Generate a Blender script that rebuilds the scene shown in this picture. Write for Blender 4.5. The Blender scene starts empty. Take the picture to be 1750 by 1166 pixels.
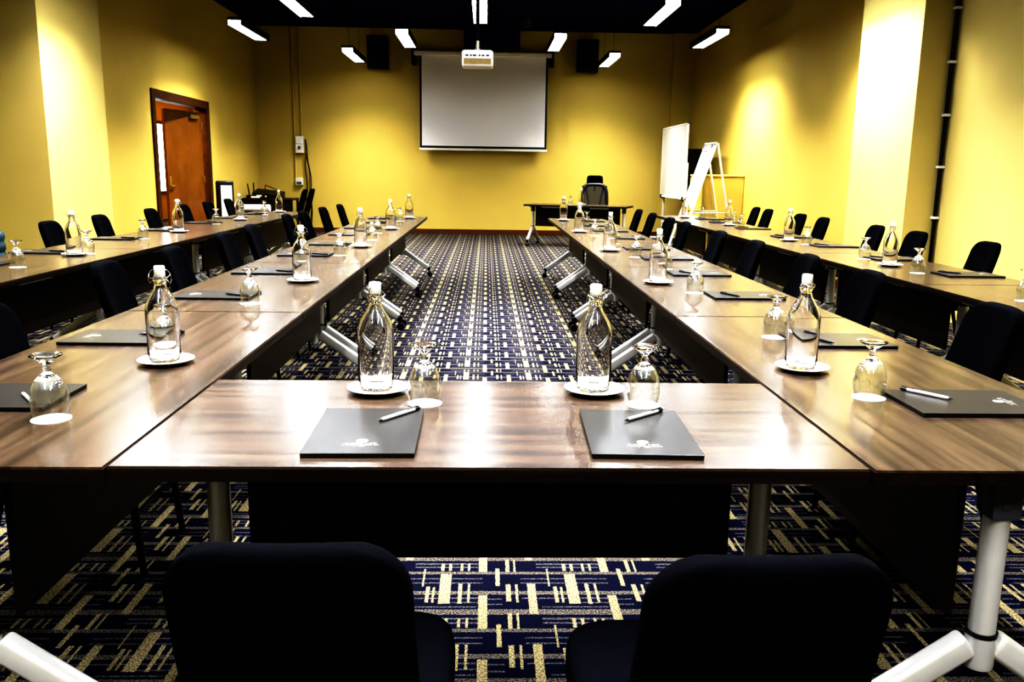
import bpy, bmesh, math, random
from mathutils import Vector, Matrix
random.seed(7)
PI = math.pi
COL = bpy.context.scene.collection
TOP = 0.7356          # table top height

# ------------------------------------------------------------------ materials
def new_mat(name):
    m = bpy.data.materials.new(name); m.use_nodes = True
    return m, m.node_tree.nodes, m.node_tree.links

def pbr(name, col, rough=0.5, metal=0.0, spec=0.5, noise=0.0, nscale=30, emit=None, estr=0.0, bump=0.0, bscale=200, alpha=None):
    m, N, L = new_mat(name)
    b = N['Principled BSDF']
    b.inputs['Base Color'].default_value = (*col, 1)
    b.inputs['Roughness'].default_value = rough
    b.inputs['Metallic'].default_value = metal
    b.inputs['Specular IOR Level'].default_value = spec
    tc = N.new('ShaderNodeTexCoord')
    if noise > 0:
        n = N.new('ShaderNodeTexNoise'); n.inputs['Scale'].default_value = nscale; n.inputs['Detail'].default_value = 4
        L.new(tc.outputs['Object'], n.inputs['Vector'])
        r = N.new('ShaderNodeValToRGB')
        r.color_ramp.elements[0].position = 0.3; r.color_ramp.elements[1].position = 0.7
        r.color_ramp.elements[0].color = (*[c * (1 - noise) for c in col], 1)
        r.color_ramp.elements[1].color = (*[min(1, c * (1 + noise)) for c in col], 1)
        L.new(n.outputs['Fac'], r.inputs['Fac']); L.new(r.outputs['Color'], b.inputs['Base Color'])
    if bump > 0:
        n2 = N.new('ShaderNodeTexNoise'); n2.inputs['Scale'].default_value = bscale; n2.inputs['Detail'].default_value = 2
        L.new(tc.outputs['Object'], n2.inputs['Vector'])
        bp = N.new('ShaderNodeBump'); bp.inputs['Strength'].default_value = bump; bp.inputs['Distance'].default_value = 0.002
        L.new(n2.outputs['Fac'], bp.inputs['Height']); L.new(bp.outputs['Normal'], b.inputs['Normal'])
    if emit:
        b.inputs['Emission Color'].default_value = (*emit, 1); b.inputs['Emission Strength'].default_value = estr
    if alpha is not None:
        b.inputs['Alpha'].default_value = alpha
    return m

def wood(name, dark, light, rough, spec=0.5, sx=1.2, sy=28.0, coat=0.0, bump=0.05):
    m, N, L = new_mat(name); b = N['Principled BSDF']
    tc = N.new('ShaderNodeTexCoord'); mp = N.new('ShaderNodeMapping')
    mp.inputs['Scale'].default_value = (sx, sy, sy)
    L.new(tc.outputs['Object'], mp.inputs['Vector'])
    n = N.new('ShaderNodeTexNoise'); n.inputs['Scale'].default_value = 1.6; n.inputs['Detail'].default_value = 8; n.inputs['Roughness'].default_value = 0.62
    n.inputs['Distortion'].default_value = 0.5
    L.new(mp.outputs['Vector'], n.inputs['Vector'])
    r = N.new('ShaderNodeValToRGB'); r.color_ramp.elements[0].position = 0.36; r.color_ramp.elements[1].position = 0.68
    r.color_ramp.elements[0].color = (*dark, 1); r.color_ramp.elements[1].color = (*light, 1)
    L.new(n.outputs['Fac'], r.inputs['Fac']); L.new(r.outputs['Color'], b.inputs['Base Color'])
    b.inputs['Roughness'].default_value = rough; b.inputs['Specular IOR Level'].default_value = spec
    if coat:
        b.inputs['Coat Weight'].default_value = coat; b.inputs['Coat Roughness'].default_value = 0.2
    if bump > 0:
        bp = N.new('ShaderNodeBump'); bp.inputs['Strength'].default_value = bump; bp.inputs['Distance'].default_value = 0.001
        L.new(n.outputs['Fac'], bp.inputs['Height']); L.new(bp.outputs['Normal'], b.inputs['Normal'])
    return m

def carpet_mat():
    m, N, L = new_mat('carpet_woven'); b = N['Principled BSDF']
    b.inputs['Roughness'].default_value = 0.95; b.inputs['Specular IOR Level'].default_value = 0.1
    tc = N.new('ShaderNodeTexCoord'); sep = N.new('ShaderNodeSeparateXYZ')
    # small wobble so edges look tufted
    wn = N.new('ShaderNodeTexNoise'); wn.inputs['Scale'].default_value = 140; wn.inputs['Detail'].default_value = 1
    L.new(tc.outputs['Object'], wn.inputs['Vector'])
    vm = N.new('ShaderNodeVectorMath'); vm.operation = 'MULTIPLY_ADD'
    vm.inputs[1].default_value = (0.006, 0.006, 0); L.new(wn.outputs['Color'], vm.inputs[0]); L.new(tc.outputs['Object'], vm.inputs[2])
    L.new(vm.outputs[0], sep.inputs[0])
    def math_(op, a, c=None, d=None):
        n = N.new('ShaderNodeMath'); n.operation = op
        for i, v in enumerate((a, c, d)):
            if v is None: continue
            if isinstance(v, (int, float)): n.inputs[i].default_value = v
            else: L.new(v, n.inputs[i])
        return n.outputs[0]
    U, V = 0.405, 0.36
    u = math_('FRACT', math_('DIVIDE', math_('ADD', sep.outputs['X'], 40.5 - 0.003), U))
    v = math_('FRACT', math_('DIVIDE', math_('SUBTRACT', 2.735 + 36.0, sep.outputs['Y']), V))
    def rect(u0, u1, v0, v1):
        out = []
        us = [(u0, u1)] if u0 >= 0 and u1 <= 1 else ([(u0 + 1, 1), (0, u1)] if u0 < 0 else [(u0, 1), (0, u1 - 1)])
        vs = [(v0, v1)] if v0 >= 0 and v1 <= 1 else ([(v0 + 1, 1), (0, v1)] if v0 < 0 else [(v0, 1), (0, v1 - 1)])
        for a in us:
            for c in vs:
                mu = math_('COMPARE', u, (a[0] + a[1]) / 2, (a[1] - a[0]) / 2)
                mv = math_('COMPARE', v, (c[0] + c[1]) / 2, (c[1] - c[0]) / 2)
                out.append(math_('MULTIPLY', mu, mv))
        return out
    def union(rs):
        acc = None
        for r in rs:
            for x in rect(*r):
                acc = x if acc is None else math_('MAXIMUM', acc, x)
        return acc
    beige = union([(-0.035, 0.035, 0.71, 1.27), (0.185, 0.218, 0.02, 0.27), (0.25, 0.268, 0.02, 0.27), (0.10, 0.135, 0.2, 0.54),
                   (0.18, 0.22, 0.51, 0.82), (0.255, 0.275, 0.51, 0.84), (0.35, 0.415, 0.5, 1.03), (0.658, 0.748, 0.31, 0.86),
                   (0.555, 0.585, 0.55, 0.84), (0.607, 0.626, 0.56, 0.84), (0.807, 0.838, 0.5, 0.86), (0.88, 0.9, 0.5, 0.84),
                   (0.518, 0.533, 0.21, 0.55), (0.655, 0.685, 0.1, 0.25), (0.72, 0.745, 0.1, 0.25), (0.815, 0.838, 0.1, 0.25), (0.875, 0.895, 0.1, 0.25)])
    grey = union([(0, 1, -0.045, 0.045), (0, 1, 0.265, 0.32), (0, 1, 0.635, 0.70)])
    thin = union([(0.44, 0.97, 0.095, 0.125), (0.44, 0.97, 0.165, 0.19), (0.3, 1.0, 0.395, 0.415), (0.3, 1.0, 0.475, 0.495),
                  (0.66, 1.0, 0.75, 0.775), (0.66, 1.0, 0.83, 0.85), (0.3, 0.66, 0.755, 0.775), (0.04, 0.15, 0.77, 0.79), (0.04, 0.15, 0.86, 0.88), (0.45, 0.95, 0.905, 0.925)])
    sp = N.new('ShaderNodeTexNoise'); sp.inputs['Scale'].default_value = 200; sp.inputs['Detail'].default_value = 2
    L.new(tc.outputs['Object'], sp.inputs['Vector'])
    spk = N.new('ShaderNodeMapRange'); spk.inputs['From Min'].default_value = 0.38; spk.inputs['From Max'].default_value = 0.62
    L.new(sp.outputs['Fac'], spk.inputs['Value'])
    def mix(fac, a, c):
        n = N.new('ShaderNodeMix'); n.data_type = 'RGBA'
        L.new(fac, n.inputs['Factor'])
        for idx, vv in ((6, a), (7, c)):
            if isinstance(vv, tuple): n.inputs[idx].default_value = (*vv, 1)
            else: L.new(vv, n.inputs[idx])
        return n.outputs[2]
    navy = mix(spk.outputs[0], (0.004, 0.0045, 0.015), (0.0085, 0.009, 0.027))
    gcol = mix(spk.outputs[0], (0.012, 0.012, 0.02), (0.16, 0.145, 0.12))
    tcol = mix(spk.outputs[0], (0.012, 0.012, 0.024), (0.13, 0.127, 0.13))
    bcol = mix(spk.outputs[0], (0.085, 0.07, 0.04), (0.34, 0.30, 0.19))
    c = mix(thin, navy, tcol); c = mix(grey, c, gcol); c = mix(beige, c, bcol)
    L.new(c, b.inputs['Base Color'])
    bp = N.new('ShaderNodeBump'); bp.inputs['Strength'].default_value = 0.3; bp.inputs['Distance'].default_value = 0.003
    L.new(sp.outputs['Fac'], bp.inputs['Height']); L.new(bp.outputs['Normal'], b.inputs['Normal'])
    return m

def glass_mat(name, col=(1, 1, 1), ior=1.45, rough=0.0, trans=1.0):
    m, N, L = new_mat(name); b = N['Principled BSDF']
    b.inputs['Base Color'].default_value = (*col, 1); b.inputs['Transmission Weight'].default_value = 1.0
    b.inputs['IOR'].default_value = ior; b.inputs['Transmission Weight'].default_value = trans; b.inputs['Roughness'].default_value = rough
    return m

def thin_glass(name):
    m, N, L = new_mat(name)
    out = N['Material Output']; N.remove(N['Principled BSDF'])
    lw = N.new('ShaderNodeLayerWeight'); lw.inputs['Blend'].default_value = 0.5
    r = N.new('ShaderNodeValToRGB'); e = r.color_ramp.elements
    e[0].position = 0.0; e[0].color = (0.975, 0.98, 0.975, 1); e[1].position = 1.0; e[1].color = (0.25, 0.26, 0.24, 1)
    k = r.color_ramp.elements.new(0.86); k.color = (0.93, 0.94, 0.93, 1)
    L.new(lw.outputs['Facing'], r.inputs['Fac'])
    tr = N.new('ShaderNodeBsdfTransparent'); L.new(r.outputs['Color'], tr.inputs['Color'])
    gl = N.new('ShaderNodeBsdfGlossy'); gl.inputs['Roughness'].default_value = 0.05; gl.inputs['Color'].default_value = (1, 1, 1, 1)
    pw = N.new('ShaderNodeMath'); pw.operation = 'POWER'; pw.inputs[1].default_value = 2.4; L.new(lw.outputs['Facing'], pw.inputs[0])
    fr = N.new('ShaderNodeMath'); fr.operation = 'MULTIPLY_ADD'; fr.inputs[1].default_value = 0.62; fr.inputs[2].default_value = 0.085; L.new(pw.outputs[0], fr.inputs[0])
    mx = N.new('ShaderNodeMixShader'); L.new(fr.outputs[0], mx.inputs['Fac']); L.new(tr.outputs[0], mx.inputs[1]); L.new(gl.outputs[0], mx.inputs[2])
    L.new(mx.outputs[0], out.inputs['Surface'])
    return m

def mesh_fabric(name):
    m, N, L = new_mat(name); b = N['Principled BSDF']
    b.inputs['Base Color'].default_value = (0.01, 0.01, 0.012, 1); b.inputs['Roughness'].default_value = 0.7
    b.inputs['Alpha'].default_value = 0.88
    return m

M = dict(
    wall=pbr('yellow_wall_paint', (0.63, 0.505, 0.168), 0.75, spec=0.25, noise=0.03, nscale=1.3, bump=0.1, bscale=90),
    wallbright=pbr('brightly_lit_yellow_wall_paint', (0.65, 0.55, 0.245), 0.75, spec=0.25, noise=0.03, nscale=1.3),  # wall yellow made paler: strong light on the nearer walls put into the colour
    ceil=pbr('navy_ceiling_paint', (0.006, 0.011, 0.11), 0.85, spec=0.2, noise=0.2, nscale=3),
    carpet=carpet_mat(),
    top=wood('walnut_laminate', (0.033, 0.0225, 0.016), (0.096, 0.067, 0.047), 0.27, spec=1.0, bump=0.0, coat=0.4, sx=0.8, sy=16),
    edge=wood('dark_edge_band', (0.012, 0.007, 0.005), (0.028, 0.017, 0.012), 0.45),
    panel=wood('dark_walnut_panel', (0.018, 0.0125, 0.010), (0.034, 0.024, 0.019), 0.5),
    door=wood('orange_brown_door_veneer', (0.19, 0.075, 0.012), (0.26, 0.11, 0.018), 0.35, sx=9, sy=1.5),
    doorframe=wood('brown_door_frame_wood', (0.055, 0.018, 0.006), (0.10, 0.035, 0.012), 0.45, sx=6, sy=6),
    base=wood('brown_skirting_wood', (0.10, 0.032, 0.006), (0.16, 0.055, 0.012), 0.5),
    silver=pbr('silver_painted_steel', (0.60, 0.60, 0.60), 0.32, metal=0.35, noise=0.03, nscale=20),
    chrome=pbr('polished_steel', (0.75, 0.75, 0.76), 0.18, metal=1.0, noise=0.03, nscale=20),
    black=pbr('black_plastic', (0.012, 0.012, 0.014), 0.4, noise=0.1),
    slate=pbr('grey_moulded_plastic', (0.11, 0.12, 0.15), 0.4, noise=0.1),
    cloth=pbr('navy_black_stretch_fabric', (0.0024, 0.0028, 0.0055), 0.9, spec=0.12, noise=0.15, nscale=60, bump=0.3, bscale=500),
    glass=glass_mat('clear_glass'), thin=thin_glass('thin_clear_glass'),
    jug=glass_mat('blue_tinted_polycarbonate', (0.06, 0.10, 0.125), 1.3, 0.15, 0.3),
    white=pbr('glazed_white_ceramic', (0.87, 0.87, 0.86), 0.25, noise=0.01),
    paper=pbr('white_paper', (0.86, 0.86, 0.84), 0.8, noise=0.01),
    boardwhite=pbr('whiteboard_enamel', (0.55, 0.54, 0.52), 0.4, noise=0.01),
    cap=pbr('white_stopper_plastic', (0.80, 0.82, 0.74), 0.4, noise=0.02),
    folder=pbr('charcoal_card', (0.032, 0.030, 0.030), 0.3, spec=0.6, noise=0.06, nscale=40),
    foldergap=pbr('black_gap_shadow', (0.01, 0.01, 0.01), 0.6, noise=0.1),  # black stands for the shadow gap under the folder's lifted cover
    print=pbr('white_foil_print', (0.38, 0.38, 0.38), 0.5, noise=0.01),
    screen=pbr('matte_screen_cloth', (0.80, 0.78, 0.78), 0.9, noise=0.01),
    offwhite=pbr('offwhite_plastic', (0.78, 0.75, 0.66), 0.45, noise=0.02),
    vent=pbr('tan_vent_plastic', (0.42, 0.32, 0.16), 0.6, noise=0.1),
    navybox=pbr('navy_speaker_cloth', (0.007, 0.009, 0.022), 0.8, noise=0.2, nscale=80),
    lens=pbr('dark_lens', (0.02, 0.02, 0.03), 0.08, noise=0.1),
    diffuser=pbr('lamp_diffuser', (0.9, 0.9, 0.9), 0.4, noise=0.01, emit=(0.90, 0.95, 1.0), estr=27.0),
    meshfab=mesh_fabric('black_mesh_fabric'),
    brass=pbr('satin_brass', (0.62, 0.47, 0.2), 0.3, metal=0.9, noise=0.05),
    hallwall=pbr('hall_warm_paint', (0.70, 0.43, 0.11), 0.7, noise=0.03),
    hallglow=pbr('hall_window_daylight', (0.9, 0.95, 1.0), 0.5, noise=0.01, emit=(0.9, 0.97, 1.0), estr=6.0),
)

# ------------------------------------------------------------------ mesh helpers
def link(name, bm, mat, parent=None, loc=None, smooth=False, angle=40):
    me = bpy.data.meshes.new(name)
    bmesh.ops.recalc_face_normals(bm, faces=bm.faces[:])
    bm.to_mesh(me); bm.free()
    for mm in (mat if isinstance(mat, (list, tuple)) else [mat]): me.materials.append(mm)
    if smooth:
        for p in me.polygons: p.use_smooth = True
        try: me.set_sharp_from_angle(angle=math.radians(angle))
        except Exception: pass
    o = bpy.data.objects.new(name, me); COL.objects.link(o)
    if parent is not None: o.parent = parent
    if loc is not None: o.location = loc
    return o

def box(bm, x0, x1, y0, y1, z0, z1, bev=0.0, seg=2, mi=0):
    b2 = bmesh.new()
    vs = [b2.verts.new((x, y, z)) for z in (z0, z1) for y in (y0, y1) for x in (x0, x1)]
    for f in ((0, 1, 3, 2), (4, 5, 7, 6), (0, 1, 5, 4), (2, 3, 7, 6), (0, 2, 6, 4), (1, 3, 7, 5)):
        b2.faces.new([vs[i] for i in f])
    bmesh.ops.recalc_face_normals(b2, faces=b2.faces[:])
    if bev > 0:
        bmesh.ops.bevel(b2, geom=b2.edges[:], offset=bev, segments=seg, affect='EDGES', profile=0.5)
    add(bm, b2, Matrix.Identity(4), mi)

def add(bm, b2, mat, mi=0):
    mp = {}
    for v in b2.verts: mp[v] = bm.verts.new(mat @ v.co)
    for f in b2.faces:
        try:
            nf = bm.faces.new([mp[v] for v in f.verts]); nf.material_index = mi
        except ValueError: pass
    b2.free()

def obox(bm, center, size, rot, bev=0.0, seg=2):
    b2 = bmesh.new(); sx, sy, sz = [s / 2 for s in size]
    box(b2, -sx, sx, -sy, sy, -sz, sz, bev, seg)
    add(bm, b2, Matrix.Translation(center) @ rot.to_4x4())

def lathe(bm, prof, seg=32, c=(0, 0, 0), close=False):
    rings = []
    for r, z in prof:
        if r < 1e-6: rings.append([bm.verts.new((c[0], c[1], c[2] + z))])
        else: rings.append([bm.verts.new((c[0] + r * math.cos(2 * PI * i / seg), c[1] + r * math.sin(2 * PI * i / seg), c[2] + z)) for i in range(seg)])
    n = len(rings)
    for k in range(n if close else n - 1):
        a, b = rings[k], rings[(k + 1) % n]
        for i in range(seg):
            j = (i + 1) % seg
            if len(a) == 1 and len(b) == 1: continue
            if len(a) == 1: bm.faces.new((a[0], b[i], b[j]))
            elif len(b) == 1: bm.faces.new((a[i], a[j], b[0]))
            else: bm.faces.new((a[i], a[j], b[j], b[i]))

def tube(bm, pts, r, seg=10, cap=True, closed=False):
    pts = [Vector(p) for p in pts]; rings = []; n = len(pts)
    prev = None
    for i, p in enumerate(pts):
        if closed: t = (pts[(i + 1) % n] - pts[i - 1]).normalized()
        else: t = (pts[min(i + 1, n - 1)] - pts[max(i - 1, 0)]).normalized()
        if prev is None:
            a = Vector((0, 0, 1)) if abs(t.z) < 0.9 else Vector((1, 0, 0))
            prev = t.cross(a).normalized()
        prev = (prev - t * prev.dot(t)).normalized()
        q = t.cross(prev)
        rr = r[i] if isinstance(r, (list, tuple)) else r
        rings.append([bm.verts.new(p + rr * (math.cos(2 * PI * k / seg) * prev + math.sin(2 * PI * k / seg) * q)) for k in range(seg)])
    for i in range(n if closed else n - 1):
        a, b = rings[i], rings[(i + 1) % n]
        for k in range(seg):
            bm.faces.new((a[k], a[(k + 1) % seg], b[(k + 1) % seg], b[k]))
    if cap and not closed:
        bm.faces.new(rings[0][::-1]); bm.faces.new(rings[-1])

def loft(bm, secs, nc=28, power=4.0):
    """secs: list of (cx,cy,cz, hx, hy, ux,uy,uz vectors) -> superellipse sections joined and capped."""
    rings = []
    for c, ax, ay in secs:
        ring = []
        for k in range(nc):
            t = 2 * PI * k / nc; ct, st = math.cos(t), math.sin(t)
            ring.append(bm.verts.new(Vector(c) + Vector(ax) * (math.copysign(abs(ct) ** (2 / power), ct)) + Vector(ay) * (math.copysign(abs(st) ** (2 / power), st))))
        rings.append(ring)
    for a, b in zip(rings, rings[1:]):
        for k in range(nc):
            bm.faces.new((a[k], a[(k + 1) % nc], b[(k + 1) % nc], b[k]))
    bm.faces.new(rings[0][::-1]); bm.faces.new(rings[-1])

def empty(name, loc=(0, 0, 0), rz=0.0):
    o = bpy.data.objects.new(name, None); COL.objects.link(o)
    o.location = loc; o.rotation_euler = (0, 0, rz); o.empty_display_size = 0.1
    return o

def tag(o, label, cat, group=None):
    o['label'] = label; o['category'] = cat
    if group: o['group'] = group
    return o

def dup(root):
    r = root.copy(); COL.objects.link(r)
    def kids(src, dst):
        for ch in list(src.children):
            c = ch.copy(); COL.objects.link(c); c.parent = dst
            kids(ch, c)
    kids(root, r)
    return r

def struct(o):
    o['kind'] = 'structure'; return o

ORD = ['first', 'second', 'third', 'fourth', 'fifth', 'sixth', 'seventh', 'eighth', 'ninth', 'tenth', 'eleventh', 'twelfth']

# ------------------------------------------------------------------ room shell
XL, XR, YB, YF, ZC = -4.65, 4.18, 18.02, -2.6, 4.07
XLN, XRN = -5.35, 4.27           # nearer, recessed stretches of the side walls
bm = bmesh.new(); box(bm, -9.0, 5.0, YF - 0.3, 24.3, -0.1, 0.0); struct(link('floor', bm, M['carpet']))
bm = bmesh.new(); box(bm, -5.6, 5.0, YF - 0.3, YB + 0.4, ZC, ZC + 0.12)
struct(link('ceiling', bm, M['ceil']))
bm = bmesh.new(); box(bm, XL - 0.2, XR + 0.3, YB, YB + 0.2, 0, ZC)
box(bm, 3.74, XR, YB - 0.12, YB, 0, ZC)                         # shallow pier in the right back corner
struct(link('wall_back', bm, M['wall']))
bm = bmesh.new(); box(bm, XLN - 0.2, XRN + 0.3, YF - 0.2, YF, 0, ZC); struct(link('wall_front', bm, M['wallbright']))
DY0, DY1, DZ = 12.45, 14.80, 2.29
PLX, PL0, PL1 = -4.45, 9.03, 10.45
bm = bmesh.new()
box(bm, XL - 0.18, XL, PL1, DY0, 0, ZC); box(bm, XL - 0.18, XL, DY1, YB, 0, ZC); box(bm, XL - 0.18, XL, DY0, DY1, DZ, ZC)
struct(link('wall_left', bm, M['wall']))
bm = bmesh.new(); box(bm, XLN - 0.2, PLX, PL0, PL1, 0, ZC); struct(link('wall_left_pillar', bm, M['wallbright']))
bm = bmesh.new(); box(bm, XLN - 0.2, XLN, YF, PL0, 0, ZC); struct(link('wall_left_front', bm, M['wallbright']))
bm = bmesh.new(); box(bm, XR, XR + 0.3, 9.4, YB, 0, ZC); struct(link('wall_right', bm, M['wall']))
bm = bmesh.new(); box(bm, 3.955, XRN + 0.2, 8.07, 9.4, 0, ZC); struct(link('wall_right_pillar', bm, M['wallbright']))
bm = bmesh.new(); box(bm, XRN, XRN + 0.2, YF, 8.07, 0, ZC); struct(link('wall_right_front', bm, M['wallbright']))
bm = bmesh.new(); box(bm, XL, 3.74, YB - 0.015, YB, 0, 0.10, 0.003); struct(link('baseboard_back', bm, M['base']))
bm = bmesh.new(); box(bm, XL, XL + 0.015, DY1 + 0.12, YB - 0.015, 0, 0.10, 0.003); box(bm, XL, XL + 0.015, PL1, DY0 - 0.12, 0, 0.10, 0.003)
struct(link('baseboard_left', bm, M['base']))
bm = bmesh.new(); box(bm, XR - 0.015, XR, 9.4, YB - 0.12, 0, 0.10, 0.003); struct(link('baseboard_right', bm, M['base']))

# hallway beyond the door
bm = bmesh.new()
box(bm, -8.2, -8.0, 10.5, 24, 0, 2.9); box(bm, -8.2, XL - 0.18, 10.48, 10.6, 0, 2.9); box(bm, -8.2, XL - 0.18, 24, 24.1, 0, 2.9); box(bm, XL - 0.3, XL - 0.18, YB + 0.2, 24, 0, 2.9)
struct(link('wall_hall', bm, M['hallwall']))
bm = bmesh.new(); box(bm, -8.2, XL - 0.18, 10.48, 24.1, 2.9, 3.0); struct(link('ceiling_hall', bm, M['hallwall']))
w = struct(link('window_1', (lambda b: (box(b, -7.99, -7.93, 18.2, 23.4, 0.62, 0.70), box(b, -7.99, -7.93, 18.2, 23.4, 2.3, 2.38), box(b, -7.99, -7.93, 18.2, 18.28, 0.70, 2.3), box(b, -7.99, -7.93, 23.32, 23.4, 0.70, 2.3), b)[-1])(bmesh.new()), M['doorframe']))
bm = bmesh.new(); box(bm, -7.98, -7.95, 18.28, 23.32, 0.70, 2.3); link('window_pane', bm, M['hallglow'], w)

# door: frame, leaf ajar into the hall
door = struct(empty('door_1', (XL, DY1, 0)))
bm = bmesh.new()
W_ = DY1 - DY0
for y0, y1, z0, z1 in ((-0.05, 0.07, 0, DZ + 0.07), (-W_ - 0.07, -W_ + 0.05, 0, DZ + 0.07), (-W_ + 0.05, -0.05, DZ - 0.05, DZ + 0.07)):
    box(bm, -0.2, 0.025, y0, y1, z0, z1, 0.004, 1)
link('door_frame', bm, M['doorframe'], door)
leaf_e = bpy.data.objects.new('door_leaf', None)
a = math.radians(11)
R_ = Matrix.Rotation(-a, 3, 'Z')
LW = 1.10
def dl(c, s, bev=0.003):   # leaf-local box: hinge at y=0, leaf extends to -y
    b = bmesh.new(); obox(b, Vector((0, 0, 0)), s, Matrix.Identity(3), bev)
    for v in b.verts: v.co = R_ @ (v.co + Vector(c)) + Vector((-0.08, -0.11, 0))
    return b
bpy.data.objects.remove(leaf_e)
leaf = link('door_leaf', dl((0, -LW / 2, 1.09), (0.045, LW, 2.16)), M['door'], door)
for z in (0.25, 1.1, 1.95): link('hinge', dl((0.027, -0.01, z), (0.02, 0.05, 0.12), 0.002), M['brass'], leaf)
link('door_handle', dl((0.05, -LW + 0.08, 1.0), (0.05, 0.10, 0.03), 0.01), M['brass'], leaf)
link('lock_plate', dl((0.025, -LW + 0.07, 1.05), (0.006, 0.05, 0.2), 0.002), M['brass'], leaf)
link('door_closer', dl((0.05, -0.28, 2.09), (0.06, 0.26, 0.06), 0.008), M['brass'], leaf)

# ------------------------------------------------------------------ conference table
TL, TD = 1.8315, 0.70
def make_table(length):
    """local: length along X, depth along Y; seats on -Y side, leg line nearer the +Y side."""
    t = empty('conference_table')
    hx, hy = length / 2, TD / 2
    bm = bmesh.new(); box(bm, -hx + 0.0015, hx - 0.0015, -hy + 0.0015, hy - 0.0015, TOP - 0.005, TOP)
    link('tabletop', bm, M['top'], t)
    bm = bmesh.new(); box(bm, -hx, hx, -hy, hy, TOP - 0.031, TOP - 0.0048); link('edge_band', bm, M['edge'], t)
    cy = hy - 0.31
    bm = bmesh.new(); box(bm, -hx + 0.145, hx - 0.145, cy + 0.032, cy + 0.05, 0.345, TOP - 0.034, 0.003, 1)
    link('modesty_panel', bm, M['panel'], t)
    for s in (-1, 1):
        x = s * (hx - 0.085)
        bm = bmesh.new(); lathe(bm, [(0, 0.34), (0.0275, 0.34), (0.0275, 0.61), (0, 0.61)], 28, (x, cy, 0))
        leg = link('leg', bm, M['silver'], t, smooth=True)
        bm = bmesh.new(); lathe(bm, [(0, 0.26), (0.030, 0.26), (0.0315, 0.268), (0.0315, 0.335), (0, 0.335)], 28, (x, cy, 0)); link('sleeve', bm, M['silver'], leg, smooth=True)
        bm = bmesh.new(); lathe(bm, [(0, 0.335), (0.0325, 0.335), (0.0325, 0.344), (0, 0.344)], 28, (x, cy, 0)); link('ring', bm, M['black'], leg, smooth=True)
        bm = bmesh.new(); box(bm, x - 0.033, x + 0.033, cy - 0.036, cy + 0.030, 0.605, TOP - 0.032, 0.010, 2)
        for zz in (0.64, 0.68):
            obox(bm, Vector((x + s * 0.034, cy + 0.004, zz)), (0.004, 0.014, 0.014), Matrix.Identity(3), 0.0018)
        link('collar', bm, M['slate'], leg, smooth=True)
        # swivel head bracket under the top
        bm = bmesh.new(); box(bm, x - 0.012, x + 0.012, cy - 0.24, cy + 0.20, TOP - 0.05, TOP - 0.0315, 0.003, 1); link('bracket', bm, M['silver'], leg)
        for d in (-1, 1):
            p0 = Vector((x, cy + d * 0.028, 0.315)); p1 = Vector((x, cy + d * 0.325, 0.105))
            v = p1 - p0; ang = math.atan2(v.z, v.y * d)
            rot = Matrix.Rotation(ang * d, 3, 'X')
            bm = bmesh.new(); obox(bm, (p0 + p1) / 2, (0.046, v.length, 0.058), rot, 0.012, 3)
            link('foot', bm, M['silver'], leg, smooth=True)
            u = v.normalized()
            bm = bmesh.new(); obox(bm, p1 + u * 0.012, (0.044, 0.024, 0.054), rot, 0.008, 2)
            tube(bm, [p1 + u * 0.012, (x, cy + d * 0.335, 0.05)], 0.009, 8)
            for e in (-1, 1):
                tube(bm, [(x + e * 0.006, cy + d * 0.345, 0.029), (x + e * 0.024, cy + d * 0.345, 0.029)], 0.0285, 18)
            link('caster', bm, M['black'], leg, smooth=True)
    # tilt release bars under the edge
    for xx in (-hx + 0.48, hx - 0.48):
        bm = bmesh.new(); box(bm, xx - 0.17, xx + 0.17, hy - 0.085, hy - 0.065, TOP - 0.056, TOP - 0.0315, 0.004, 1)
        link('release_bar', bm, M['silver'], t)
    bm = bmesh.new(); box(bm, -hx + 0.2, hx - 0.2, cy - 0.05, cy - 0.01, TOP - 0.062, TOP - 0.0315, 0.004, 1); link('cross_rail', bm, M['black'], t)
    return t

FX0, FW, FY0 = -0.7265, 1.493, 1.592
front = make_table(FW); front.location = (FX0 + FW / 2, FY0 + TD / 2, 0)
tag(front, 'dark walnut conference table nearest the viewer, closing the near end of the U', 'table', 'dark walnut conference tables')
proto = make_table(TL)
used = [False]
def place_table(cx, cy, rz, label):
    if not used[0]: o = proto; used[0] = True
    else: o = dup(proto)
    o.location = (cx, cy, 0); o.rotation_euler = (0, 0, rz)
    return tag(o, label, 'table', 'dark walnut conference tables')
L0 = 1.582; LP = 1.8385
XIL, XIR = -0.7325, 0.7735      # inner edges of the inner rows
XOL, XOR = -2.36, 2.352         # inner edges of the outer rows
IL_C, IR_C, OL_C, OR_C = XIL - TD / 2, XIR + TD / 2, XOL - TD / 2, XOR + TD / 2
for k in range(5):
    y = L0 + LP * (k + 0.5)
    place_table(IL_C, y, -PI / 2, f'walnut table, {ORD[k]} from the near end of the left inner row')
    place_table(IR_C, y, PI / 2, f'walnut table, {ORD[k]} from the near end of the right inner row')
OLS, ORS = 2.36, 2.71
OLN = 'left outer row'; ORN = 'right outer row'
for k in range(5):
    place_table(OL_C, OLS + LP * (k + 0.5), -PI / 2, f'walnut table, {ORD[k]} from the near end of the {OLN}')
    place_table(OR_C, ORS + LP * (k + 0.5), PI / 2, f'walnut table, {ORD[k]} from the near end of the {ORN}')
SPA = math.radians(-20.0); SPC = (1.64, 15.35)
place_table(SPC[0], SPC[1], SPA + PI, "walnut speaker's table set crosswise below the projection screen")

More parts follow.
